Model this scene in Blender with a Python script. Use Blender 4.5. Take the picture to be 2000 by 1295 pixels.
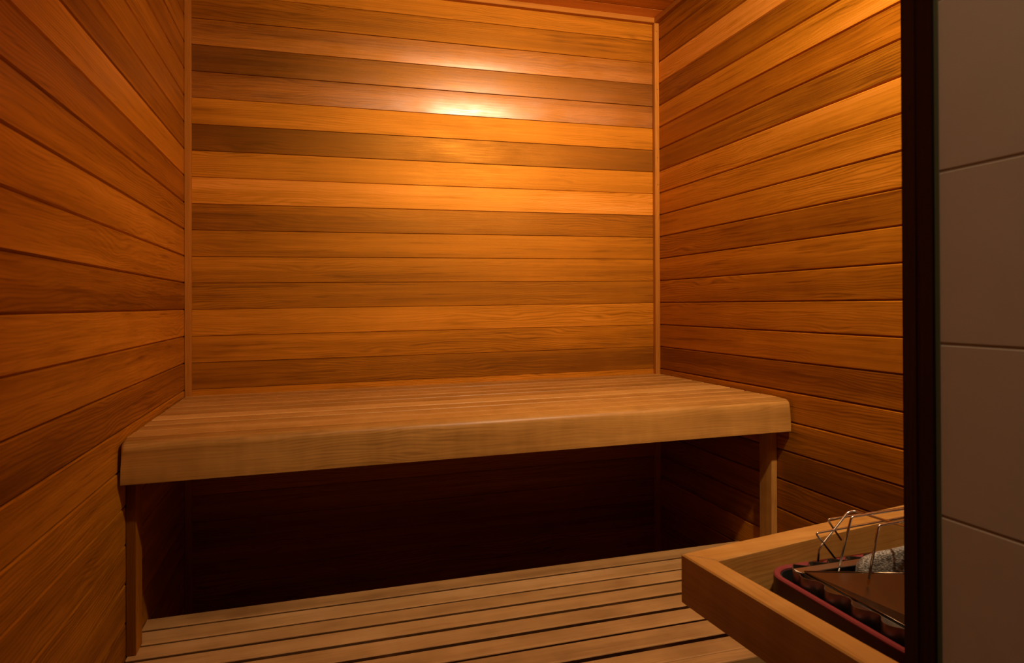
import bpy, bmesh, math, random
from mathutils import Vector, Matrix

# ------------------------------------------------------------------ scene, camera, light
for o in list(bpy.data.objects):
    bpy.data.objects.remove(o, do_unlink=True)
SC = bpy.context.scene
COL = SC.collection
SC.view_settings.view_transform = 'Standard'
SC.view_settings.look = 'None'
SC.view_settings.gamma = 1.0
SC.view_settings.use_curve_mapping = False
SC.view_settings.exposure = 0.0

W = 1.5782            # room width; back wall is y = 0, the camera looks towards +y
H = 2.207             # ceiling
YF = -1.63            # inner face of the front wall
SLOPE = 0.01095       # the little house is out of level: everything rises slightly to the right

cd = bpy.data.cameras.new('camera')
cd.sensor_width = 36.0
cd.sensor_fit = 'HORIZONTAL'
cd.lens = 36.0 * 1297.04 / 2000.0
cd.shift_x = 0.0
cd.shift_y = -(647.5 - 590.75) / 2000.0
cd.clip_start = 0.02
cd.dof.use_dof = True
cd.dof.focus_distance = 1.75
cd.dof.aperture_fstop = 9.0
cam = bpy.data.objects.new('camera', cd)
COL.objects.link(cam)
yaw, roll, pitch = -0.287343, -0.0036607, 0.0049441
r0 = Vector((math.cos(yaw), math.sin(yaw), 0))
f0 = Vector((-math.sin(yaw), math.cos(yaw), 0))
u0 = Vector((0, 0, 1))
fw = math.cos(pitch) * f0 + math.sin(pitch) * u0
up = -math.sin(pitch) * f0 + math.cos(pitch) * u0
rr = math.cos(roll) * r0 + math.sin(roll) * up
uu = -math.sin(roll) * r0 + math.cos(roll) * up
M = Matrix((rr, uu, -fw)).transposed().to_4x4()
M.translation = Vector((0.37453, -2.18554, 1.17645))
cam.matrix_world = M
SC.camera = cam

wd = bpy.data.worlds.new('world')
SC.world = wd
wd.use_nodes = True
wd.node_tree.nodes['Background'].inputs[0].default_value = (1.0, 0.62, 0.3, 1)
wd.node_tree.nodes['Background'].inputs[1].default_value = 0.0

LAMP = Vector((1.22, -1.60, 2.105))     # round flood lamp on the front wall, high above the heater
LAMP_COL = (1.0, 0.73, 0.48)
sl = bpy.data.lights.new('flood_lamp_beam', 'SPOT')
sl.energy = 115.0
sl.color = LAMP_COL
sl.shadow_soft_size = 0.035
sl.spot_size = math.radians(146)
sl.spot_blend = 1.0
so_ = bpy.data.objects.new('flood_lamp_beam', sl)
so_.location = (LAMP.x, LAMP.y, LAMP.z + SLOPE * LAMP.x)
so_.rotation_euler = Vector((0.03, 0.85, -0.52)).to_track_quat('-Z', 'Y').to_euler()
COL.objects.link(so_)

# weak warm light added outside the sauna door to brighten the tiles
al = bpy.data.lights.new('added_tile_light', 'AREA')
al.energy = 3.3
al.color = (1.0, 0.62, 0.32)
al.size = 0.20
ao = bpy.data.objects.new('added_tile_light', al)
ao.location = (0.50, -2.15, 2.34)
ao.rotation_euler = (0, math.radians(-14), 0)
COL.objects.link(ao)

# ------------------------------------------------------------------ materials
class NT:
    def __init__(self, name):
        self.m = bpy.data.materials.new(name)
        self.m.use_nodes = True
        self.t = self.m.node_tree
        self.b = self.t.nodes['Principled BSDF']
    def n(self, kind, **kw):
        nd = self.t.nodes.new(kind)
        for k, v in kw.items():
            if k.startswith('i_'):
                nd.inputs[k[2:].replace('_', ' ')].default_value = v
            else:
                setattr(nd, k, v)
        return nd
    def l(self, a, b):
        self.t.links.new(a, b)
    def math(self, op, a, b=None, c=None, clamp=False):
        nd = self.t.nodes.new('ShaderNodeMath')
        nd.operation = op
        nd.use_clamp = clamp
        for i, v in enumerate((a, b, c)):
            if v is None: continue
            if isinstance(v, (int, float)): nd.inputs[i].default_value = v
            else: self.l(v, nd.inputs[i])
        return nd.outputs[0]
    def comb(self, x, y, z):
        nd = self.t.nodes.new('ShaderNodeCombineXYZ')
        for i, v in enumerate((x, y, z)):
            if isinstance(v, (int, float)): nd.inputs[i].default_value = v
            else: self.l(v, nd.inputs[i])
        return nd.outputs[0]
    def noise(self, vec, detail=2.0, rough=0.5, dist=0.0):
        nd = self.t.nodes.new('ShaderNodeTexNoise')
        nd.noise_dimensions = '3D'
        nd.inputs['Scale'].default_value = 1.0
        nd.inputs['Detail'].default_value = detail
        nd.inputs['Roughness'].default_value = rough
        nd.inputs['Distortion'].default_value = dist
        self.l(vec, nd.inputs['Vector'])
        return nd.outputs[0]
    def ramp(self, fac, stops):
        nd = self.t.nodes.new('ShaderNodeValToRGB')
        cr = nd.color_ramp
        while len(cr.elements) > 1: cr.elements.remove(cr.elements[-1])
        cr.elements[0].position = stops[0][0]
        cr.elements[0].color = (*stops[0][1], 1)
        for p, c in stops[1:]:
            e = cr.elements.new(p); e.color = (*c, 1)
        self.l(fac, nd.inputs[0])
        return nd.outputs[0]
    def mix(self, fac, a, b, mode='MIX'):
        nd = self.t.nodes.new('ShaderNodeMix')
        nd.data_type = 'RGBA'; nd.blend_type = mode
        for s, v in ((nd.inputs[0], fac), (nd.inputs[6], a), (nd.inputs[7], b)):
            if isinstance(v, (int, float)): s.default_value = v
            elif isinstance(v, tuple): s.default_value = (*v, 1)
            else: self.l(v, s)
        return nd.outputs[2]

def cedar(name, stops, blotch=0.10, grain=1.0, spec=0.5, stain=0.0, rough_add=0.0, chat=False):
    """Long grained softwood. UV: u along the grain in metres, v across it.
    Colour attribute 'wood': tone, seed, redness, roughness (alpha)."""
    k = NT(name)
    at = k.n('ShaderNodeAttribute', attribute_name='wood')
    sp = k.n('ShaderNodeSeparateColor')
    k.l(at.outputs['Color'], sp.inputs[0])
    tone, seed, red = sp.outputs[0], sp.outputs[1], sp.outputs[2]
    rgh = at.outputs['Alpha']
    uv = k.n('ShaderNodeUVMap')
    su = k.n('ShaderNodeSeparateXYZ')
    k.l(uv.outputs[0], su.inputs[0])
    u, v = su.outputs[0], su.outputs[1]
    S = k.math('MULTIPLY', seed, 91.0)
    U = k.math('ADD', u, k.math('MULTIPLY', seed, 17.3))
    # slow warp makes the cathedral figure
    nw = k.noise(k.comb(k.math('MULTIPLY', U, 3.0), k.math('MULTIPLY', v, 15.0), S), 2.0, 0.5)
    # how strongly this stretch of board shows figure
    amt = k.noise(k.comb(k.math('MULTIPLY', U, 1.7), k.math('MULTIPLY', v, 4.0), k.math('ADD', S, 7.0)), 1.0)
    amt = k.math('MULTIPLY', k.math('SUBTRACT', amt, 0.34, clamp=True), 2.3, clamp=True)
    ph = k.math('ADD', k.math('MULTIPLY', v, 900.0), k.math('MULTIPLY', nw, 60.0))
    ring = k.math('MULTIPLY', k.math('ADD', k.math('SINE', ph), 1.0), 0.5)
    ring = k.math('POWER', ring, 2.2)
    rings = k.math('MULTIPLY', k.math('SUBTRACT', 0.33, ring), k.math('MULTIPLY', amt, 0.26 * grain))
    fine = k.math('SUBTRACT', k.noise(k.comb(k.math('MULTIPLY', U, 9.0), k.math('MULTIPLY', v, 420.0), S), 3.0, 0.6), 0.5)
    mid = k.math('SUBTRACT', k.noise(k.comb(k.math('MULTIPLY', U, 2.0), k.math('MULTIPLY', v, 85.0), S), 3.0, 0.55), 0.5)
    band = k.math('SUBTRACT', k.noise(k.comb(k.math('MULTIPLY', U, 0.9), k.math('MULTIPLY', v, 17.0), k.math('ADD', S, 3.0)), 1.5), 0.5)
    st = k.noise(k.comb(k.math('MULTIPLY', U, 4.5), k.math('MULTIPLY', v, 95.0), k.math('ADD', S, 11.0)), 3.0, 0.6)
    st = k.math('MULTIPLY', k.math('SUBTRACT', st, 0.57, clamp=True), 4.0, clamp=True)
    bl = k.math('SUBTRACT', k.noise(k.comb(k.math('MULTIPLY', U, 5.0), k.math('MULTIPLY', v, 9.0), k.math('ADD', S, 5.0)), 3.0, 0.6), 0.5)
    cross = k.math('SUBTRACT', k.noise(k.comb(k.math('MULTIPLY', U, 26.0), k.math('MULTIPLY', v, 6.0), k.math('ADD', S, 9.0)), 2.0, 0.6), 0.5)
    t = k.math('ADD', tone, rings)
    t = k.math('ADD', t, k.math('MULTIPLY', fine, 0.26 * grain))
    t = k.math('ADD', t, k.math('MULTIPLY', mid, 0.40 * grain))
    t = k.math('ADD', t, k.math('MULTIPLY', band, 0.55))
    t = k.math('SUBTRACT', t, k.math('MULTIPLY', st, 0.34 * grain))
    t = k.math('ADD', t, k.math('MULTIPLY', bl, blotch * 1.6))
    if stain:
        t = k.math('ADD', t, k.math('MULTIPLY', cross, stain))
    col = k.ramp(t, stops)
    col = k.mix(k.math('MULTIPLY', red, 0.6), col, (1.0, 0.66, 0.42), 'MULTIPLY')
    k.l(col, k.b.inputs['Base Color'])
    r = k.math('ADD', k.math('MAXIMUM', rgh, 0.40), k.math('MULTIPLY', fine, 0.25))
    r = k.math('ADD', r, k.math('MULTIPLY', bl, 0.22))
    r = k.math('ADD', r, rough_add, clamp=True)
    k.l(r, k.b.inputs['Roughness'])
    k.b.inputs['Specular IOR Level'].default_value = spec
    if chat:
        # planed softwood is chatoyant: the broad sheen under the surface has the colour of the wood
        k.b.inputs['IOR'].default_value = 1.85
        k.b.inputs['Specular Tint'].default_value = (1.0, 0.40, 0.05, 1)
        cw = k.math('MULTIPLY', k.math('SUBTRACT', 0.40, rgh, clamp=True), 7.0, clamp=True)
        cw = k.math('MULTIPLY', cw, k.math('ADD', 0.7, k.math('MULTIPLY', bl, 2.2)), clamp=True)
        k.l(cw, k.b.inputs['Coat Weight'])
        k.b.inputs['Coat IOR'].default_value = 1.7
        k.l(k.math('ADD', k.math('MULTIPLY', fine, 0.3), 0.29), k.b.inputs['Coat Roughness'])
    bp = k.n('ShaderNodeBump')
    bp.inputs['Strength'].default_value = 0.25
    bp.inputs['Distance'].default_value = 0.001
    hgt = k.math('ADD', k.math('MULTIPLY', fine, 0.6), k.math('MULTIPLY', mid, 0.8))
    hgt = k.math('ADD', hgt, k.math('MULTIPLY', bl, 1.2))
    k.l(hgt, bp.inputs['Height'])
    k.l(bp.outputs[0], k.b.inputs['Normal'])
    return k.m

WALL_STOPS = [(0.0, (0.046, 0.013, 0.0008)), (0.22, (0.130, 0.041, 0.0016)), (0.45, (0.30, 0.107, 0.0038)),
              (0.68, (0.50, 0.187, 0.0110)), (0.88, (0.70, 0.275, 0.038)), (1.0, (0.80, 0.38, 0.08))]
BENCH_STOPS = [(0.0, (0.10, 0.040, 0.007)), (0.3, (0.27, 0.120, 0.022)), (0.6, (0.47, 0.228, 0.048)),
               (1.0, (0.72, 0.40, 0.11))]
LOWER_STOPS = [(0.0, (0.10, 0.045, 0.014)), (0.3, (0.28, 0.140, 0.045)), (0.6, (0.50, 0.270, 0.092)),
               (1.0, (0.74, 0.44, 0.18))]
M_WALL = cedar('cedar_boards', WALL_STOPS, blotch=0.12, stain=0.05, spec=1.0, chat=True, rough_add=0.09)
M_TRIM = cedar('cedar_trim', [(0, (0.16, 0.055, 0.006)), (0.5, (0.38, 0.145, 0.020)), (1, (0.60, 0.26, 0.05))], blotch=0.05, chat=True, spec=0.6, rough_add=0.1)
M_LOWER = cedar('weathered_bench_wood', LOWER_STOPS, blotch=0.40, grain=0.5, stain=0.10, spec=0.35)
M_BENCH = cedar('bench_wood', BENCH_STOPS, blotch=0.26, grain=0.6, stain=0.24, spec=0.35)
M_FRAME = cedar('dark_stained_frame', [(0, (0.010, 0.003, 0.001)), (0.5, (0.035, 0.010, 0.004)), (1, (0.09, 0.03, 0.01))], blotch=0.1, spec=0.3)

def simple(name, col, rough=0.5, metal=0.0, bump=None, spec=0.5, var=0.0):
    k = NT(name)
    tc = k.n('ShaderNodeTexCoord')
    nz = k.n('ShaderNodeTexNoise')
    nz.inputs['Scale'].default_value = bump[0] if bump else 20.0
    nz.inputs['Detail'].default_value = 4.0
    k.l(tc.outputs['Object'], nz.inputs['Vector'])
    f = k.math('ADD', k.math('MULTIPLY', nz.outputs[0], var * 2), 1.0 - var)
    c = k.mix(1.0, (*col,), k.comb(f, f, f), 'MULTIPLY')
    k.l(c, k.b.inputs['Base Color'])
    k.b.inputs['Roughness'].default_value = rough
    k.b.inputs['Metallic'].default_value = metal
    k.b.inputs['Specular IOR Level'].default_value = spec
    if bump:
        bp = k.n('ShaderNodeBump')
        bp.inputs['Strength'].default_value = bump[1]
        bp.inputs['Distance'].default_value = 0.002
        k.l(nz.outputs[0], bp.inputs['Height'])
        k.l(bp.outputs[0], k.b.inputs['Normal'])
    return k.m

M_TILE = simple('pale_wall_tile', (0.74, 0.73, 0.69), 0.45, var=0.06)
M_GROUT = simple('tile_grout', (0.50, 0.47, 0.41), 0.9)
M_CAULK = simple('greenish_sealant', (0.17, 0.21, 0.12), 0.6)
M_FLOOR = simple('floor_tile', (0.035, 0.026, 0.02), 0.6, var=0.1)
M_PLASTER = simple('plain_plaster', (0.10, 0.09, 0.075), 0.9)
M_STEEL = simple('brushed_steel', (0.62, 0.58, 0.52), 0.28, 1.0, var=0.12)
M_SHEET = simple('dull_steel_sheet', (0.30, 0.265, 0.22), 0.38, 1.0, var=0.1)
M_WIRE = simple('bright_wire', (0.72, 0.68, 0.62), 0.22, 1.0)
M_PLATE = simple('heat_tinted_steel', (0.20, 0.145, 0.09), 0.26, 1.0, bump=(9.0, 0.15), var=0.25)
M_BURG_LIT = simple('burgundy_rim_lit', (0.25, 0.040, 0.045), 0.40, bump=(500.0, 0.1), var=0.15)  # casing burgundy, lightened to paint in the light on the rim
M_BURG_SHADE = simple('burgundy_enamel_shaded', (0.060, 0.007, 0.009), 0.42, bump=(600.0, 0.1), var=0.1)  # same burgundy, darkened to paint in the shade on the casing sides
M_BLACK = simple('black_interior', (0.006, 0.005, 0.005), 0.8)
M_NAIL = simple('nail_head', (0.04, 0.025, 0.02), 0.5, 0.6)

def stone_mat():
    k = NT('sauna_stone')
    tc = k.n('ShaderNodeTexCoord')
    mp = k.n('ShaderNodeMapping')
    mp.inputs['Scale'].default_value = (1.0, 1.9, 2.2)
    mp.inputs['Rotation'].default_value = (0.3, 0.5, 0.4)
    k.l(tc.outputs['Object'], mp.inputs['Vector'])
    a = k.n('ShaderNodeTexNoise'); a.inputs['Scale'].default_value = 260.0; a.inputs['Detail'].default_value = 3.0
    b = k.n('ShaderNodeTexNoise'); b.inputs['Scale'].default_value = 40.0; b.inputs['Detail'].default_value = 3.0
    k.l(mp.outputs[0], a.inputs['Vector']); k.l(mp.outputs[0], b.inputs['Vector'])
    f = k.math('ADD', k.math('MULTIPLY', a.outputs[0], 0.75), k.math('MULTIPLY', b.outputs[0], 0.25))
    col = k.ramp(f, [(0.36, (0.05, 0.045, 0.035)), (0.47, (0.22, 0.20, 0.16)), (0.56, (0.46, 0.43, 0.36)), (0.68, (0.78, 0.74, 0.66))])
    k.l(col, k.b.inputs['Base Color'])
    k.b.inputs['Roughness'].default_value = 0.75
    bp = k.n('ShaderNodeBump'); bp.inputs['Strength'].default_value = 0.7; bp.inputs['Distance'].default_value = 0.002
    k.l(f, bp.inputs['Height']); k.l(bp.outputs[0], k.b.inputs['Normal'])
    return k.m
M_STONE = stone_mat()

def glow_mat():
    k = NT('lamp_glass')
    k.b.inputs['Base Color'].default_value = (0.9, 0.8, 0.6, 1)
    k.b.inputs['Emission Color'].default_value = (*LAMP_COL, 1)
    k.b.inputs['Emission Strength'].default_value = 20.0
    return k.m
M_GLOW = glow_mat()

# ------------------------------------------------------------------ mesh helpers
AX = {'x': 0, 'y': 1, 'z': 2}
class MB:
    """Collects wooden or plain pieces, then links them as one mesh object."""
    def __init__(self):
        self.v, self.f, self.uv, self.c, self.sm = [], [], [], [], []
    def add(self, verts, faces, wood=(0.5, 0.5, 0, 0.45), grain='x', smooth=False):
        base = len(self.v)
        g = AX[grain]
        self.v += [Vector(p) for p in verts]
        for fc in faces:
            pts = [Vector(verts[i]) for i in fc]
            nrm = Vector((0, 0, 0))
            for i in range(len(pts)):
                a, b = pts[i], pts[(i + 1) % len(pts)]
                nrm += a.cross(b)
            others = [i for i in range(3) if i != g]
            dom = max(range(3), key=lambda i: abs(nrm[i]))
            if dom == g: uu_, vv_ = others[0], others[1]
            else:
                uu_ = g
                vv_ = [i for i in others if i != dom][0]
            self.f.append([base + i for i in fc])
            self.uv.append([(p[uu_], p[vv_]) for p in pts])
            self.c.append(wood)
            self.sm.append(smooth)
    def box(self, lo, hi, wood=(0.5, 0.5, 0, 0.45), grain='x', bev=0.0, seg=1):
        if bev <= 0:
            x0, y0, z0 = lo; x1, y1, z1 = hi
            vs = [(x0,y0,z0),(x1,y0,z0),(x1,y1,z0),(x0,y1,z0),(x0,y0,z1),(x1,y0,z1),(x1,y1,z1),(x0,y1,z1)]
            fs = [(0,3,2,1),(4,5,6,7),(0,1,5,4),(2,3,7,6),(1,2,6,5),(3,0,4,7)]
            self.add(vs, fs, wood, grain); return
        bm = bmesh.new()
        bmesh.ops.create_cube(bm, size=1.0)
        for v in bm.verts:
            for i in range(3):
                v.co[i] = lo[i] if v.co[i] < 0 else hi[i]
        bmesh.ops.bevel(bm, geom=list(bm.edges), offset=bev, segments=seg, profile=0.5, affect='EDGES')
        bm.verts.index_update()
        self.add([tuple(v.co) for v in bm.verts], [[v.index for v in f.verts] for f in bm.faces], wood, grain, smooth=False)
        bm.free()
    def prism(self, poly, axis, a, b, wood=(0.5, 0.5, 0, 0.45), grain=None):
        """poly: 2D points in the plane of the two other axes (in x,y,z order), extruded from a to b on axis."""
        ai = AX[axis]
        oth = [i for i in range(3) if i != ai]
        def P(p, t):
            q = [0, 0, 0]; q[ai] = t; q[oth[0]] = p[0]; q[oth[1]] = p[1]; return tuple(q)
        n = len(poly)
        vs = [P(p, a) for p in poly] + [P(p, b) for p in poly]
        fs = [tuple(range(n))[::-1], tuple(range(n, 2 * n))]
        for i in range(n):
            j = (i + 1) % n
            fs.append((i, j, n + j, n + i))
        self.add(vs, fs, wood, grain or axis)
    def hexa(self, b4, t4, wood=(0.5, 0.5, 0, 0.45), grain='x'):
        vs = list(b4) + list(t4)
        fs = [(0,3,2,1),(4,5,6,7),(0,1,5,4),(1,2,6,5),(2,3,7,6),(3,0,4,7)]
        self.add(vs, fs, wood, grain)
    def tube(self, pts, r, seg=10):
        pts = [Vector(p) for p in pts]
        rings = []
        prev = None
        for i, p in enumerate(pts):
            if i == 0: t = (pts[1] - p)
            elif i == len(pts) - 1: t = (p - pts[i-1])
            else: t = ((pts[i+1] - p).normalized() + (p - pts[i-1]).normalized())
            t.normalize()
            if prev is None:
                a = t.cross(Vector((0, 0, 1)))
                if a.length < 1e-3: a = t.cross(Vector((1, 0, 0)))
            else:
                a = prev - t * prev.dot(t)
            a.normalize(); prev = a
            b = t.cross(a)
            rings.append([p + (a * math.cos(2*math.pi*k/seg) + b * math.sin(2*math.pi*k/seg)) * r for k in range(seg)])
        vs = [tuple(q) for rg in rings for q in rg]
        fs = []
        for i in range(len(rings) - 1):
            for k in range(seg):
                fs.append((i*seg+k, i*seg+(k+1) % seg, (i+1)*seg+(k+1) % seg, (i+1)*seg+k))
        fs.append(tuple(range(seg))[::-1])
        fs.append(tuple(range((len(rings)-1)*seg, len(rings)*seg)))
        self.add(vs, fs, smooth=True)
    def build(self, name, mat, parent=None, origin=None, subsurf=0):
        me = bpy.data.meshes.new(name)
        o = bpy.data.objects.new(name, me)
        sh = [Vector((p.x, p.y, p.z + SLOPE * p.x)) for p in self.v]
        if parent is not None: org = Vector(parent['_org']) if '_org' in parent else Vector(parent.location)
        else: org = Vector(origin) if origin else Vector((0, 0, 0))
        me.from_pydata([tuple(p - org) for p in sh], [], self.f)
        me.uv_layers.new(name='UVMap')
        me.color_attributes.new(name='wood', type='FLOAT_COLOR', domain='CORNER')
        uvl, ca = me.uv_layers['UVMap'], me.color_attributes['wood']
        li = 0
        for fi, poly in enumerate(me.polygons):
            poly.use_smooth = self.sm[fi]
            for j, l in enumerate(poly.loop_indices):
                uvl.data[l].uv = self.uv[fi][j]
                ca.data[l].color = self.c[fi]
        me.materials.append(mat)
        bm = bmesh.new(); bm.from_mesh(me)
        bmesh.ops.recalc_face_normals(bm, faces=bm.faces)
        bm.to_mesh(me); bm.free()
        COL.objects.link(o)
        if parent is None: o.location = org
        else: o.parent = parent
        return o

def rot_path(pts, rad, n=5):
    """Round the corners of a polyline."""
    pts = [Vector(p) for p in pts]
    out = [pts[0]]
    for i in range(1, len(pts) - 1):
        a, b, c = pts[i-1], pts[i], pts[i+1]
        d1, d2 = (a - b), (c - b)
        r = min(rad, d1.length * 0.45, d2.length * 0.45)
        p1, p2 = b + d1.normalized() * r, b + d2.normalized() * r
        for k in range(n + 1):
            t = k / n
            out.append((1-t)*(1-t)*p1 + 2*t*(1-t)*b + t*t*p2)
    out.append(pts[-1])
    return out

def thing(name, label, cat, loc, group=None):
    o = bpy.data.objects.new(name, None)
    o.empty_display_size = 0.05
    o.location = (loc[0], loc[1], loc[2] + SLOPE * loc[0])
    o['label'] = label; o['category'] = cat
    if group: o['group'] = group
    COL.objects.link(o)
    return o
def tag(o, label, cat, group=None):
    o['label'] = label; o['category'] = cat
    if group: o['group'] = group
    return o
def struct(o, label=None):
    o['kind'] = 'structure'
    if label: o['label'] = label
    return o

# ------------------------------------------------------------------ boarded walls
def zline(k): return 0.9278 + (12 - k) * 0.08        # joint below board k
random.seed(4)
def rnd(a, b): return a + (b - a) * random.random()

# tone, redness, roughness of each board as it looks (board k lies above joint k)
BACK = {-4: (.52, .2, .45), -3: (.56, .15, .48), -2: (.36, .3, .44), -1: (.42, .25, .23), 0: (.08, .2, .34), 1: (.32, .35, .23),
        2: (.58, .05, .44), 3: (.07, .15, .42), 4: (.58, .0, .42), 5: (.76, .0, .42), 6: (.27, .35, .44), 7: (.42, .1, .46),
        8: (.40, .1, .46), 9: (.36, .05, .5), 10: (.60, .0, .45), 11: (.46, .1, .45), 12: (.26, .1, .45), 13: (.60, .2, .45)}
LEFT = {-4: (.40, .1, .5), -3: (.52, .1, .5), -2: (.42, .1, .5), -1: (.50, .05, .5), 0: (.44, .2, .5), 1: (.55, .05, .5),
        2: (.50, .1, .5), 3: (.40, .1, .5), 4: (.68, .0, .42), 5: (.44, .4, .45), 6: (.54, .1, .45), 7: (.62, .05, .45),
        8: (.60, .05, .45), 9: (.36, .1, .45), 10: (.64, .0, .45), 11: (.50, .05, .45), 12: (.36, .05, .45), 13: (.56, .0, .45),
        14: (.56, .0, .5), 15: (.50, .0, .5), 16: (.46, .0, .5), 17: (.42, .0, .5), 18: (.42, .0, .5)}
RIGHT = {-4: (.40, .1, .5), -3: (.34, .1, .5), -2: (.42, .1, .45), -1: (.80, .0, .45), 0: (.38, .1, .45), 1: (.60, .05, .42), 2: (.42, .45, .45),
         3: (.42, .0, .5), 4: (.64, .0, .45), 5: (.52, .05, .45), 6: (.52, .05, .45), 7: (.42, .05, .45), 8: (.50, .05, .45),
         9: (.46, .0, .45), 10: (.44, .05, .45), 11: (.46, .05, .45), 12: (.24, .1, .5), 13: (.50, .1, .42), 14: (.42, .15, .45),
         15: (.18, .1, .5), 16: (.28, .2, .5), 17: (.30, .1, .5)}

CUP = {-1: 0.0012, 1: 0.0012, 0: 0.0008, 2: 0.0005}     # some boards have cupped a little
def board_wall(mb, axis, at, inward, a, b, z0, z1, tones, gap=0.0022, thick=0.018, soft=1):
    """horizontal tongue and groove boards; axis = direction of run, at = plane, inward = +1/-1 to the room."""
    k0, k1 = -4, 30
    for k in range(k0, k1):
        zb, zt = zline(k), zline(k - 1)
        if zt <= z0 + 0.004 or zb >= z1 - 0.004: continue
        zb2, zt2 = max(zb + gap * 0.2, z0), min(zt - gap * 0.2, z1)
        tn, rd, rg = tones.get(k, (rnd(.38, .55), rnd(0, .2), .5))
        wood = (tn, rnd(0, 1), rd, rg)
        d = inward
        off = rnd(-0.0002, 0.0002)
        f = at + off * d
        c = 0.0013 if gap < 0.003 else 0.0024       # eased top arris
        vb = 0.0013 if gap < 0.003 else 0.0036      # bevel under the board, half of the V joint
        cup = CUP.get(k, 0.0004) if axis == 'x' and inward < 0 else 0.0003
        za, zc = zb2 + vb * 0.85, zt2 - c
        face = []
        for q in range(9):
            t = q / 8.0
            face.append((f - cup * (2 * t - 1) ** 2 * d, za + (zc - za) * t))
        prof = [(f - thick * d, zb2), (f - (vb * 1.1 + cup) * d, zb2)] + face + [(f - (c + cup) * d, zt2), (f - thick * d, zt2)]
        if axis == 'x':
            mb.prism(prof, 'x', a, b, wood)
        else:
            mb.prism(prof, 'y', a, b, wood)
    # tongues: continuous dark-shadowed backing behind the joints
    bk = at - 0.006 * inward
    if axis == 'x':
        lo, hi = (a, min(bk, bk - 0.03 * inward), z0), (b, max(bk, bk - 0.03 * inward), z1)
    else:
        lo, hi = (min(bk, bk - 0.03 * inward), a, z0), (max(bk, bk - 0.03 * inward), b, z1)
    mb.box(lo, hi, (0.3, 0.1, 0.2, 0.6), axis)

BACK = {k_: (v_[0] + 0.01, v_[1] + 0.22, v_[2]) for k_, v_ in BACK.items()}
m = MB(); board_wall(m, 'x', 0.0, -1, 0.0, W, 0.0, H, BACK, gap=0.0016)
struct(m.build('wall_back', M_WALL), 'back wall of horizontal cedar boards')
LEFT = {k_: (v_[0] - 0.04, v_[1], v_[2]) for k_, v_ in LEFT.items()}
m = MB(); board_wall(m, 'y', 0.0, 1, YF, 0.0, 0.0, H, LEFT, gap=0.0031)
struct(m.build('wall_left', M_WALL), 'left wall of horizontal cedar boards')
m = MB(); board_wall(m, 'y', W, -1, YF, 0.0, 0.0, H, RIGHT, gap=0.0040)
struct(m.build('wall_right', M_WALL), 'right wall of horizontal cedar boards')

DOOR_L, DOOR_R, DOOR_T = 0.085, 0.969, 1.93
m = MB()
FRONT = {k: (0.14 + 0.08 * (k % 3), .2, .5) for k in range(-4, 30)}
board_wall(m, 'x', YF, 1, 0.0, DOOR_L, 0.0, H, FRONT)
board_wall(m, 'x', YF, 1, DOOR_R + 0.012, W, 0.0, H, FRONT)
board_wall(m, 'x', YF, 1, DOOR_L, DOOR_R + 0.012, DOOR_T, H, FRONT)
struct(m.build('wall_front', M_WALL), 'front wall of cedar boards around the doorway')

# ceiling boards run left to right
m = MB()
y = 0.0
edges = [0.0, -0.0815]
while edges[-1] > YF: edges.append(edges[-1] - 0.08)
for i in range(len(edges) - 1):
    y1, y0 = edges[i], max(edges[i + 1], YF)
    if y1 - y0 < 0.004: continue
    tn = {0: .92, 1: .66, 2: .70}.get(i, rnd(.4, .6))
    g = 0.0014
    prof = [(y0 + g, H + 0.018), (y0 + g, H + 0.002), (y0 + g + 0.0015, H), (y1 - g - 0.0015, H), (y1 - g, H + 0.002), (y1 - g, H + 0.018)]
    m.prism(prof, 'x', 0.0, W, (tn, rnd(0, 1), .1, .45))
m.box((0, YF, H + 0.006), (W, 0, H + 0.03), (.3, .2, .2, .6))
struct(m.build('ceiling', M_WALL), 'cedar board ceiling')

m = MB(); m.box((-0.6, -3.4, -0.04), (W + 0.3, 0.03, 0.0), grain='x')
struct(m.build('floor', M_FLOOR), 'dark tiled floor')

# corner trims
T = 0.0185
def trim(lo, hi, grain, label, tone=.5, n=1, nails=()):
    m = MB(); m.box(lo, hi, (tone, rnd(0, 1), .2, .42), grain, bev=0.0012)
    o = struct(m.build('trim_%d' % n, M_TRIM), label)
    for p in nails:
        q = MB()
        seg = 8; r = 0.0016
        vs = [(p[0] + r * math.cos(2*math.pi*i/seg), p[1] - 0.0002, p[2] + r * math.sin(2*math.pi*i/seg)) for i in range(seg)]
        vs += [(x, p[1] + 0.002, z) for x, _, z in vs]
        fs = [tuple(range(seg)), tuple(range(seg, 2 * seg))[::-1]] + [(i, (i+1) % seg, seg + (i+1) % seg, seg + i) for i in range(seg)]
        q.add(vs, fs)
        q.build('nail', M_NAIL, o)
    return o
trim((0, -T, 0), (T, 0, H - T), 'z', 'vertical cedar strip in the left back corner', .52, 1)
trim((W - T, -T, 0), (W, 0, H - T), 'z', 'vertical cedar strip in the right back corner', .58, 2,
     nails=[(1.5684, -T, 2.158), (1.5704, -T, 1.945), (1.5701, -T, 1.697), (1.5717, -T, 1.598)])
trim((0, -T, H - T), (W, 0, H), 'x', 'cedar strip along the top of the back wall', .62, 3)
trim((W - T, YF, H - T), (W, -T, H), 'y', 'cedar strip along the top of the right wall', .38, 4)
trim((0, YF, H - T), (T, -T, H), 'y', 'cedar strip along the top of the left wall', .4, 5)

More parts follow.
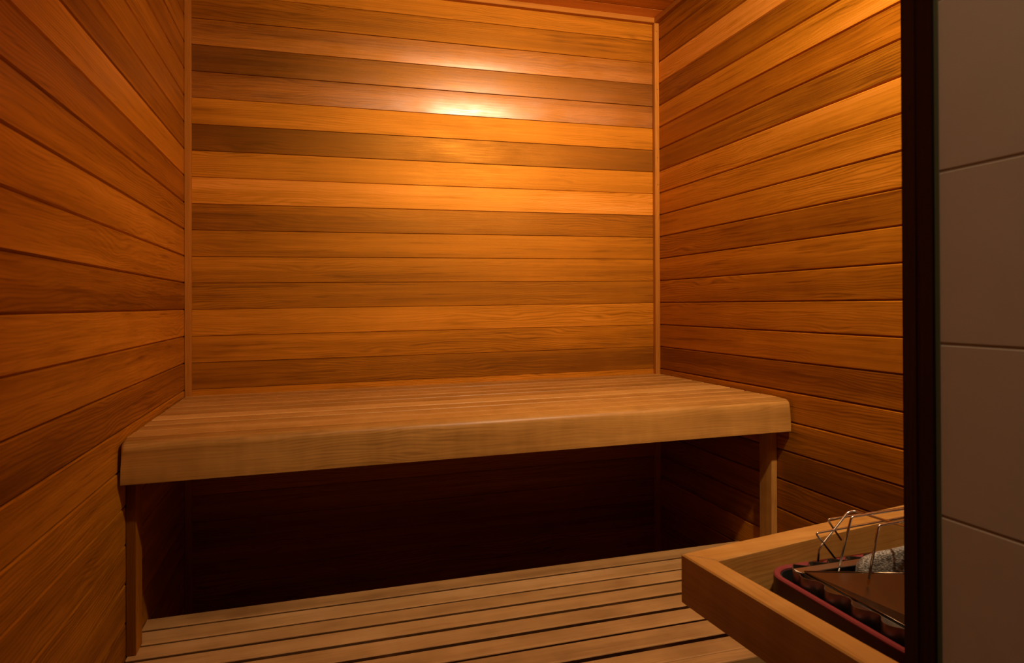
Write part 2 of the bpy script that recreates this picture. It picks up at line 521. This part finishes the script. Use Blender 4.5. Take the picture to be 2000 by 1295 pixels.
# ------------------------------------------------------------------ upper bench
def slat(mb, x0, x1, ya, yb, zt, th, wood, under=0.35, r=0.0024):
    """seat slat running along x; the sides lean inwards towards the bottom."""
    s = th * under
    c, w = (ya + yb) / 2, abs(yb - ya) / 2
    pr = [(c - w + s, zt - th), (c - w, zt - r), (c - w + r * .3, zt - r * .3), (c - w + r, zt),
          (c + w - r, zt), (c + w - r * .3, zt - r * .3), (c + w, zt - r), (c + w - s, zt - th)]
    mb.prism(pr, 'x', x0, x1, wood)
ZU, ZL = 0.910, 0.460
ub = thing('upper_bench', 'upper wooden slatted bench spanning the back wall, with a thick rounded front board', 'bench', (W / 2, -0.36, ZL))
m = MB()
g_edges = [0.0]
g = [-0.034, -0.1035, -0.173, -0.2425, -0.312, -0.3815, -0.451, -0.5205, -0.590, -0.6590]
tones = [.58, .52, .62, .66, .58, .62, .86, .68, .62, .70]
y1 = -0.001
for i, yy in enumerate(g):
    gp = 0.0034 if i < 9 else 0.0004
    slat(m, 0.004, W - 0.004, yy + gp, y1, ZU + rnd(-.0004, .0004), 0.026, (tones[i], rnd(0, 1), .15, .40), 0.40 if i < 9 else 0.0)
    y1 = yy - gp
m.build('slatted_seat', M_BENCH, ub)
# nosing with rounded top edge and rounded ends
m = MB()
bm = bmesh.new()
bmesh.ops.create_cube(bm, size=1.0)
lo, hi = (0.006, -0.717, 0.8265), (W - 0.006, -0.6598, ZU)
for v in bm.verts:
    for i in range(3): v.co[i] = lo[i] if v.co[i] < 0 else hi[i]
bm.edges.ensure_lookup_table()
def ed(sel): return [e for e in bm.edges if all(sel(v.co) for v in e.verts)]
es = ed(lambda c: c.y < -0.7 and c.z > 0.9)
bmesh.ops.bevel(bm, geom=es, offset=0.015, segments=6, profile=0.5, affect='EDGES')
es = [e for e in bm.edges if all(abs(v.co.x - lo[0]) < 1e-4 for v in e.verts) or all(abs(v.co.x - hi[0]) < 1e-4 for v in e.verts)]
es = [e for e in es if all(v.co.z > 0.83 and v.co.y < -0.66 for v in e.verts)]
bmesh.ops.bevel(bm, geom=es, offset=0.0075, segments=4, profile=0.5, affect='EDGES')
bm.verts.index_update()
m.add([tuple(v.co) for v in bm.verts], [[v.index for v in f.verts] for f in bm.faces], (.50, .37, .05, .42), 'x', smooth=False)
bm.free()
o = m.build('front_board', M_BENCH, ub)
o['label'] = 'thick front board with a rounded top edge'
for f in o.data.polygons: f.use_smooth = True
try:
    o.data.set_sharp_from_angle(angle=math.radians(35))
except Exception:
    pass
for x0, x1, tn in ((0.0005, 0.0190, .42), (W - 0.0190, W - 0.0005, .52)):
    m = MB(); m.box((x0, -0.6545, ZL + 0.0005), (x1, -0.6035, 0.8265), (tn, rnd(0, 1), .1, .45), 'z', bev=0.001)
    if x0 < 0.1:      # front face of the left post set darker, redder and rougher
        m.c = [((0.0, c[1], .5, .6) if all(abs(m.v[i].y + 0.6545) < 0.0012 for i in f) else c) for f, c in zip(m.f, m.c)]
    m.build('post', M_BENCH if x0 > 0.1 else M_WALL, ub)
for x0, x1 in ((0.0005, 0.0190), (W - 0.0190, W - 0.0005)):
    m = MB(); m.box((x0, -0.655, 0.835), (x1, -0.022, 0.8795), (.4, rnd(0, 1), .1, .45), 'y', bev=0.001)
    m.build('cleat', M_BENCH, ub)

# ------------------------------------------------------------------ lower bench
lb = thing('lower_bench', 'lower slatted bench with wide gaps, a step below and in front of the upper bench', 'bench', (W / 2, -0.76, 0))
m = MB()
SL = [(-.483, -.538), (-.548, -.6085), (-.6175, -.669), (-.681, -.735), (-.749, -.804), (-.8185, -.8725), (-.882, -.9435), (-.9585, -1.0095)]
LT = [.46, .66, .58, .60, .56, .58, .52, .52]
for (a, b), tn in zip(SL, LT):
    slat(m, 0.003, W - 0.003, a, b, ZL, 0.026, (tn, rnd(0, 1), .05, .48), 0.42, 0.0025)
m.build('slatted_seat', M_LOWER, lb)
m = MB()
m.box((0.003, -1.044, ZL - 0.088), (W - 0.003, -1.0102, ZL), (.58, rnd(0, 1), .05, .48), 'x', bev=0.003, seg=2)
m.build('front_board', M_LOWER, lb)
for x0 in (0.003, 0.50, 1.04, W - 0.041):
    m = MB(); m.box((x0, -1.0098, ZL - 0.114), (x0 + 0.038, -0.485, ZL - 0.0265), (.35, rnd(0, 1), .05, .5), 'y', bev=0.001)
    m.build('bearer', M_LOWER, lb)
for x0 in (0.003, W - 0.041):
    for y0 in (-1.009, -0.54):
        m = MB(); m.box((x0, y0, 0.0005), (x0 + 0.038, y0 + 0.05, ZL - 0.1145), (.35, rnd(0, 1), .05, .5), 'z', bev=0.001)
        m.build('leg', M_LOWER, lb)

# ------------------------------------------------------------------ wooden rail round the heater
ZG = 0.760
gr = thing('heater_guard_rail', 'wooden guard rail of two mitred boards around the heater', 'guard rail', (0.98, -1.25, 0.68))
oc, ic = (0.9460, -1.2223), (0.9850, -1.2646)
so, si = (0.9712, YF), (1.0112, YF)
bo, bi = (1.5775, -1.1200), (1.5775, -1.1678)
def slab(poly, z0, z1, wood, grain, name, c=0.0035):
    m = MB()
    n = len(poly)
    cx = sum(p[0] for p in poly) / n; cy = sum(p[1] for p in poly) / n
    def inset(p, q, r):
        # move the corner q inwards by c along both of its edges
        d1 = Vector((p[0]-q[0], p[1]-q[1])).normalized(); d2 = Vector((r[0]-q[0], r[1]-q[1])).normalized()
        s = abs(d1.x * d2.y - d1.y * d2.x)
        return (q[0] + (d1.x + d2.x) * c / max(s, .3), q[1] + (d1.y + d2.y) * c / max(s, .3))
    ins = [inset(poly[i-1], poly[i], poly[(i+1) % n]) for i in range(n)]
    rings = [([*ins], z0), ([*poly], z0 + c), ([*poly], z1 - c), ([*ins], z1)]
    vs = [(p[0], p[1], z) for pl, z in rings for p in pl]
    fs = [tuple(range(n))[::-1], tuple(range(3*n, 4*n))]
    for r in range(3):
        for i in range(n):
            j = (i + 1) % n
            fs.append((r*n+i, r*n+j, (r+1)*n+j, (r+1)*n+i))
    m.add(vs, fs, wood, grain)
    return m.build(name, M_BENCH, gr)
slab([oc, ic, si, so], ZG - 0.080, ZG, (.68, .31, .15, .42), 'y', 'side_board', c=0.0022)
slab([(oc[0] + .0008, oc[1] + .0003), bo, bi, (ic[0] + .0008, ic[1] + .0003)], ZG - 0.080, ZG, (.72, .77, .15, .40), 'x', 'back_board', c=0.0022)

# ------------------------------------------------------------------ sauna heater
X0, X1, Y0, Y1, ZH = 1.0800, 1.5000, -1.5600, -1.2475, 0.730
ht = thing('sauna_heater', 'burgundy sauna stove with steel stone tray and wire cage behind the wooden rail', 'heater', ((X0+X1)/2, (Y0+Y1)/2, 0))
def rrect(x0, y0, x1, y1, r, n=8):
    pts = []
    for cx, cy, a0 in ((x1-r, y1-r, 0), (x0+r, y1-r, 90), (x0+r, y0+r, 180), (x1-r, y0+r, 270)):
        for k in range(n + 1):
            a = math.radians(a0 + 90 * k / n)
            pts.append((cx + r * math.cos(a), cy + r * math.sin(a)))
    return pts
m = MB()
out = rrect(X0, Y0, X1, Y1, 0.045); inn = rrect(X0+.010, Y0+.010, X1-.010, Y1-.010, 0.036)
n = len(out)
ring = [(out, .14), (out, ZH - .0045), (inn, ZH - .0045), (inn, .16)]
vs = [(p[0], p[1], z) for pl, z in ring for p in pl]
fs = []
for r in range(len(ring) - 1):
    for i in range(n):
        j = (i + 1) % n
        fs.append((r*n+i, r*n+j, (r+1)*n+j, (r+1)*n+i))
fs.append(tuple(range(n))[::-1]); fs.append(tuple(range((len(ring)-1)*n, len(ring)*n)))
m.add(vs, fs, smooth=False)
o = m.build('casing', M_BURG_SHADE, ht)
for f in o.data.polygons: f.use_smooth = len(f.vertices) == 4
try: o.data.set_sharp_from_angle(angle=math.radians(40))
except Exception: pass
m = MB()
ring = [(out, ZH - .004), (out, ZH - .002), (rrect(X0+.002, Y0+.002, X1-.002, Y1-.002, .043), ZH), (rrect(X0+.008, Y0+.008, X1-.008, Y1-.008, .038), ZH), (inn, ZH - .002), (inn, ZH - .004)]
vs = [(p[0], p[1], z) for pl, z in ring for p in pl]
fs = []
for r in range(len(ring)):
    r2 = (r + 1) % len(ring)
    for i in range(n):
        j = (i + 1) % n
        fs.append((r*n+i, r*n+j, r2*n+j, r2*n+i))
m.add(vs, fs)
o = m.build('rim', M_BURG_LIT, ht)
o['label'] = 'burgundy rim with painted-in light'
m = MB()      # black insulated liner inside the shell
ln = rrect(X0+.0105, Y0+.0105, X1-.0105, Y1-.0105, 0.0355)
l2 = rrect(X0+.0125, Y0+.0125, X1-.0125, Y1-.0125, 0.0335)
vs = [(p[0], p[1], ZH - .004) for p in ln] + [(p[0], p[1], .40) for p in ln] + [(p[0], p[1], ZH - .004) for p in l2] + [(p[0], p[1], .41) for p in l2]
fs = []
for i in range(n):
    j = (i + 1) % n
    fs += [(i, j, n+j, n+i), (2*n+i, 2*n+j, 3*n+j, 3*n+i), (i, j, 2*n+j, 2*n+i)]
fs += [tuple(range(n, 2*n)), tuple(range(3*n, 4*n))]
m.add(vs, fs); m.build('inner_liner', M_BLACK, ht)
for lx in (X0 + .05, X1 - .05):
    for ly in (Y0 + .05, Y1 - .05):
        m = MB(); m.tube([(lx, ly, 0.0005), (lx, ly, .139)], .012, 12); m.build('leg', M_BLACK, ht)

def sheet(path, z0, z1, th=0.0007):
    """upright thin steel strip along a plan path"""
    m = MB()
    pts = [Vector((p[0], p[1])) for p in path]
    L, R = [], []
    for i, p in enumerate(pts):
        t = (pts[min(i+1, len(pts)-1)] - pts[max(i-1, 0)]).normalized()
        nn = Vector((-t.y, t.x)) * th
        L.append(p + nn); R.append(p - nn)
    k = len(pts)
    vs = [(p.x, p.y, z0) for p in L] + [(p.x, p.y, z1) for p in L] + [(p.x, p.y, z0) for p in R] + [(p.x, p.y, z1) for p in R]
    fs = []
    for i in range(k - 1):
        fs += [(i, i+1, k+i+1, k+i), (2*k+i, 3*k+i, 3*k+i+1, 2*k+i+1), (k+i, k+i+1, 3*k+i+1, 3*k+i), (i, 2*k+i, 2*k+i+1, i+1)]
    fs += [(0, k, 3*k, 2*k), (k-1, 3*k-1, 4*k-1, 2*k-1)]
    m.add(vs, fs, smooth=True)
    return m
# corrugated air baffle, left side (waves along y) and back side (waves along x)
path = []
yy = Y0 + 0.03
while yy < -1.3125:
    ph = (yy + 1.3125) / 0.0520 * 2 * math.pi
    s = math.sin(ph); s = math.copysign(abs(s) ** 0.75, s)
    path.append((1.1025 + 0.0068 * s, yy)); yy += 0.0026
path += [(1.0995, -1.3085), (1.1000, -1.3010), (1.1040, -1.2940), (1.1140, -1.2810), (1.1180, -1.2775)]
pts = path[:-4] + [tuple(p[:2]) for p in rot_path([(a, b, 0) for a, b in path[-4:]], .01)]
xx = 1.1180; rowp = []
while xx < 1.455:
    rowp += [(xx, -1.2775), (xx + 0.0200, -1.2925), (xx + 0.0290, -1.2775)]
    xx += 0.0370
rowp = [tuple(p[:2]) for p in rot_path([(a, b, 0) for a, b in rowp], .0035, 3)]
o = sheet(pts + rowp[1:], .60, .7425).build('corrugated_baffle', M_SHEET, ht)
try: o.data.set_sharp_from_angle(angle=math.radians(50))
except Exception: pass
# stone tray: left and back walls with a folded flange on top
m = sheet([(1.1145, Y0 + .04), (1.1145, -1.2985), (1.46, -1.2985), (1.46, Y0 + .04), (1.1145, Y0 + .04)], .56, .7390, .0010)
m.box((1.1155, Y0 + .041, .6800), (1.4590, -1.2995, .6825))
m.build('stone_tray', M_SHEET, ht)
m = MB()
m.hexa([(1.1120, -1.3050, .7382), (1.4600, -1.3050, .7382), (1.4600, -1.2985, .7400), (1.1060, -1.2985, .7400)],
       [(1.1120, -1.3050, .7396), (1.4600, -1.3050, .7396), (1.4600, -1.2930, .7424), (1.1060, -1.2930, .7424)])
o = m.build('tray_flange', M_STEEL, ht)
# tinted cover plate sloping down over the front of the tray
m = MB()
A, B, Cc, D = (1.1155, -1.3065, .7420), (1.4300, -1.4250, .7405), (1.4560, -1.5200, .7000), (1.1155, -1.5200, .7420)
Em = (1.1900, -1.4300, .7150)
def th(p, d=0.0012): return (p[0], p[1], p[2] - d)
vs = [A, B, Cc, D, Em] ; vs = vs + [th(p) for p in vs]
fs = [(0, 4, 1), (1, 4, 2), (2, 4, 3), (3, 4, 0), (5, 6, 9), (6, 7, 9), (7, 8, 9), (8, 5, 9), (0, 1, 6, 5), (1, 2, 7, 6), (2, 3, 8, 7), (3, 0, 5, 8)]
m.add(vs, fs, smooth=False)
m.tube([A, B], .0013, 6); m.tube([A, D], .0013, 6)
m.build('cover_plate', M_PLATE, ht)
# wire cage over the stones
WR = 0.0018
XE = 1.470
m = MB()
m.tube(rot_path([(1.2342, -1.255, .7610), (1.2058, -1.255, .7989), (1.3692, -1.2552, .8017), (XE, -1.2552, .8034)], .006), WR)
m.tube(rot_path([(1.2173, -1.265, .7297), (1.1729, -1.265, .7825), (1.3584, -1.265, .7895), (XE, -1.265, .7930)], .006), WR)
m.tube(rot_path([(1.1862, -1.300, .7307), (1.2133, -1.300, .8161), (1.3211, -1.300, .8182), (XE, -1.300, .8200)], .005), WR * 1.1)
m.tube(rot_path([(1.1865, -1.3620, .7425), (1.2099, -1.358, .8210), (1.2590, -1.358, .8229), (XE, -1.358, .8260)], .005), WR * 1.1)
m.tube(rot_path([(1.2300, -1.406, .7430), (1.2480, -1.402, .8210), (1.3000, -1.402, .8240), (XE, -1.402, .8265)], .005), WR * 1.1)
m.tube(rot_path([(1.1767, -1.265, .7304), (1.1789, -1.265, .7541), (1.1831, -1.265, .7600), (1.2395, -1.265, .8110), (1.2519, -1.267, .8120), (1.2570, -1.285, .8110), (1.2576, -1.340, .8140), (1.2545, -1.405, .8170), (1.2535, -1.500, .8180)], .008), WR * 1.1)
m.build('wire_cage', M_WIRE, ht)

# stones
def stone(seed, loc, size, rot, label, sub=4):
    random.seed(seed)
    bm = bmesh.new()
    bmesh.ops.create_icosphere(bm, subdivisions=sub, radius=1.0)
    from mathutils import noise
    offs = Vector((seed * 3.1, seed * 1.7, 0))
    planes = []
    for _ in range(9):
        d = Vector((random.gauss(0, 1), random.gauss(0, 1), random.gauss(0, 1))).normalized()
        planes.append((d, random.uniform(.62, .86)))
    R = Matrix.Rotation(rot[2], 3, 'Z') @ Matrix.Rotation(rot[1], 3, 'Y') @ Matrix.Rotation(rot[0], 3, 'X')
    for v in bm.verts:
        p = v.co.copy()
        for d, h in planes:
            e = p.dot(d) - h
            if e > 0: p -= d * e * 0.85
        p *= 1 + 0.07 * noise.noise(p * 2.2 + offs) + 0.02 * noise.noise(p * 8 + offs)
        p = Vector([math.copysign(abs(c) ** 0.75, c) for c in p])
        v.co = R @ Vector((p.x * size[0], p.y * size[1], p.z * size[2]))
    me = bpy.data.meshes.new('sauna_stone'); bm.to_mesh(me); bm.free()
    for f in me.polygons: f.use_smooth = True
    me.materials.append(M_STONE)
    o = bpy.data.objects.new('sauna_stone', me)
    o.location = (loc[0], loc[1], loc[2] + SLOPE * loc[0])
    COL.objects.link(o)
    tag(o, label, 'stone', 'stones in the heater tray')
    return o
stone(3, (1.2860, -1.3330, .7300), (.078, .0190, .046), (0.0, -0.20, -0.27), 'speckled grey stone standing highest in the heater tray under the wire cage')
stone(8, (1.410, -1.3650, .7060), (.032, .020, .020), (0.2, 0.3, 0.5), 'smaller stone lying low in the tray beside the big speckled stone')

# ------------------------------------------------------------------ bulkhead lamp above the stove
lp = thing('wall_lamp', 'round flood lamp high on the front wall above the stove', 'lamp', (LAMP.x, YF, LAMP.z))
def disc(cx, cz, rads, mat, name, seg=28):
    m = MB()
    vs = []
    for y_, r_ in rads:
        vs += [(cx + r_ * math.cos(2*math.pi*k/seg), y_, cz + r_ * math.sin(2*math.pi*k/seg)) for k in range(seg)]
    fs = []
    for i in range(len(rads) - 1):
        for k in range(seg):
            fs.append((i*seg+k, i*seg+(k+1) % seg, (i+1)*seg+(k+1) % seg, (i+1)*seg+k))
    fs += [tuple(range(seg)), tuple(range((len(rads)-1)*seg, len(rads)*seg))]
    m.add(vs, fs)
    return m.build(name, mat, lp)
disc(LAMP.x, LAMP.z, [(YF + .0005, .040), (YF + .008, .040), (YF + .012, .034)], M_STEEL, 'housing')
disc(LAMP.x, LAMP.z, [(YF + .0122, .030), (YF + .016, .028), (YF + .018, .020)], M_GLOW, 'lens')

# ------------------------------------------------------------------ doorway edge and tiled wall outside
m = MB()
m.box((DOOR_R, -1.6455, 0.0), (DOOR_R + .0115, YF + .0005, DOOR_T), (.55, .3, .2, .5), 'z')
m.box((DOOR_R + .0012, -1.6640, 0.0), (W, -1.6460, H), (.42, .6, .2, .5), 'z')
m.box((DOOR_L - .012, -1.6640, 0.0), (DOOR_L, YF - .0005, DOOR_T), (.5, .4, .2, .5), 'z')
m.box((DOOR_L - .012, -1.6640, DOOR_T), (DOOR_R + .0012, YF - .0305, DOOR_T + .02), (.5, .4, .2, .5), 'x')
o = struct(m.build('door_1', M_FRAME), 'dark stained wooden door frame')
for z in (1.3717, 1.2163, .970):
    q = MB(); seg = 8; r = .0016
    vs = [(DOOR_R - .0003, -1.6395 + r * math.cos(2*math.pi*i/seg), z + 2 * r * math.sin(2*math.pi*i/seg)) for i in range(seg)]
    vs += [(DOOR_R + .003, b, c) for a, b, c in vs]
    q.add(vs, [tuple(range(seg)), tuple(range(seg, 2*seg))[::-1]] + [(i, (i+1) % seg, seg+(i+1) % seg, seg+i) for i in range(seg)])
    q.build('nail', M_NAIL, o)

XT = 0.9740
m = MB()
m.box((XT + .0010, -3.2, 0.0), (XT + .12, -1.6645, H + .1))
tile = struct(m.build('wall_outside', M_GROUT), 'pale tiled wall outside the door')
m = MB()
zs = [0.9538 + (i - 6) * 0.1722 for i in range(0, 16)]
for i in range(len(zs) - 1):
    z0, z1 = max(zs[i], 0.0), zs[i + 1]
    if z1 <= 0.01: continue
    y = -1.6685
    while y > -3.1:
        m.box((XT, y - 0.358, z0 + .0010), (XT + .008, y, z1 - .0010), bev=0.0012)
        y -= 0.360
m.build('tile_facing', M_TILE, tile)
m = MB(); m.box((XT - .0003, -1.6682, 0.0), (XT + .004, -1.6642, H))
m.build('sealant_joint', M_CAULK, tile)
# plain surroundings of the shower room the camera stands in
m = MB(); m.box((-0.62, -3.3, 0.0), (-0.58, YF - .05, 2.4)); struct(m.build('wall_outside_left', M_PLASTER))
m = MB(); m.box((-0.62, -3.34, 0.0), (XT + .1, -3.3, 2.4)); struct(m.build('wall_outside_rear', M_PLASTER))
m = MB(); m.box((-0.62, -3.34, 2.4), (W + .1, YF - .04, 2.44)); struct(m.build('ceiling_outside', M_PLASTER))
m = MB(); m.box((-0.62, -1.6640, 0.0), (DOOR_L - .0125, YF - .0305, 2.4)); struct(m.build('wall_outside_front', M_PLASTER))
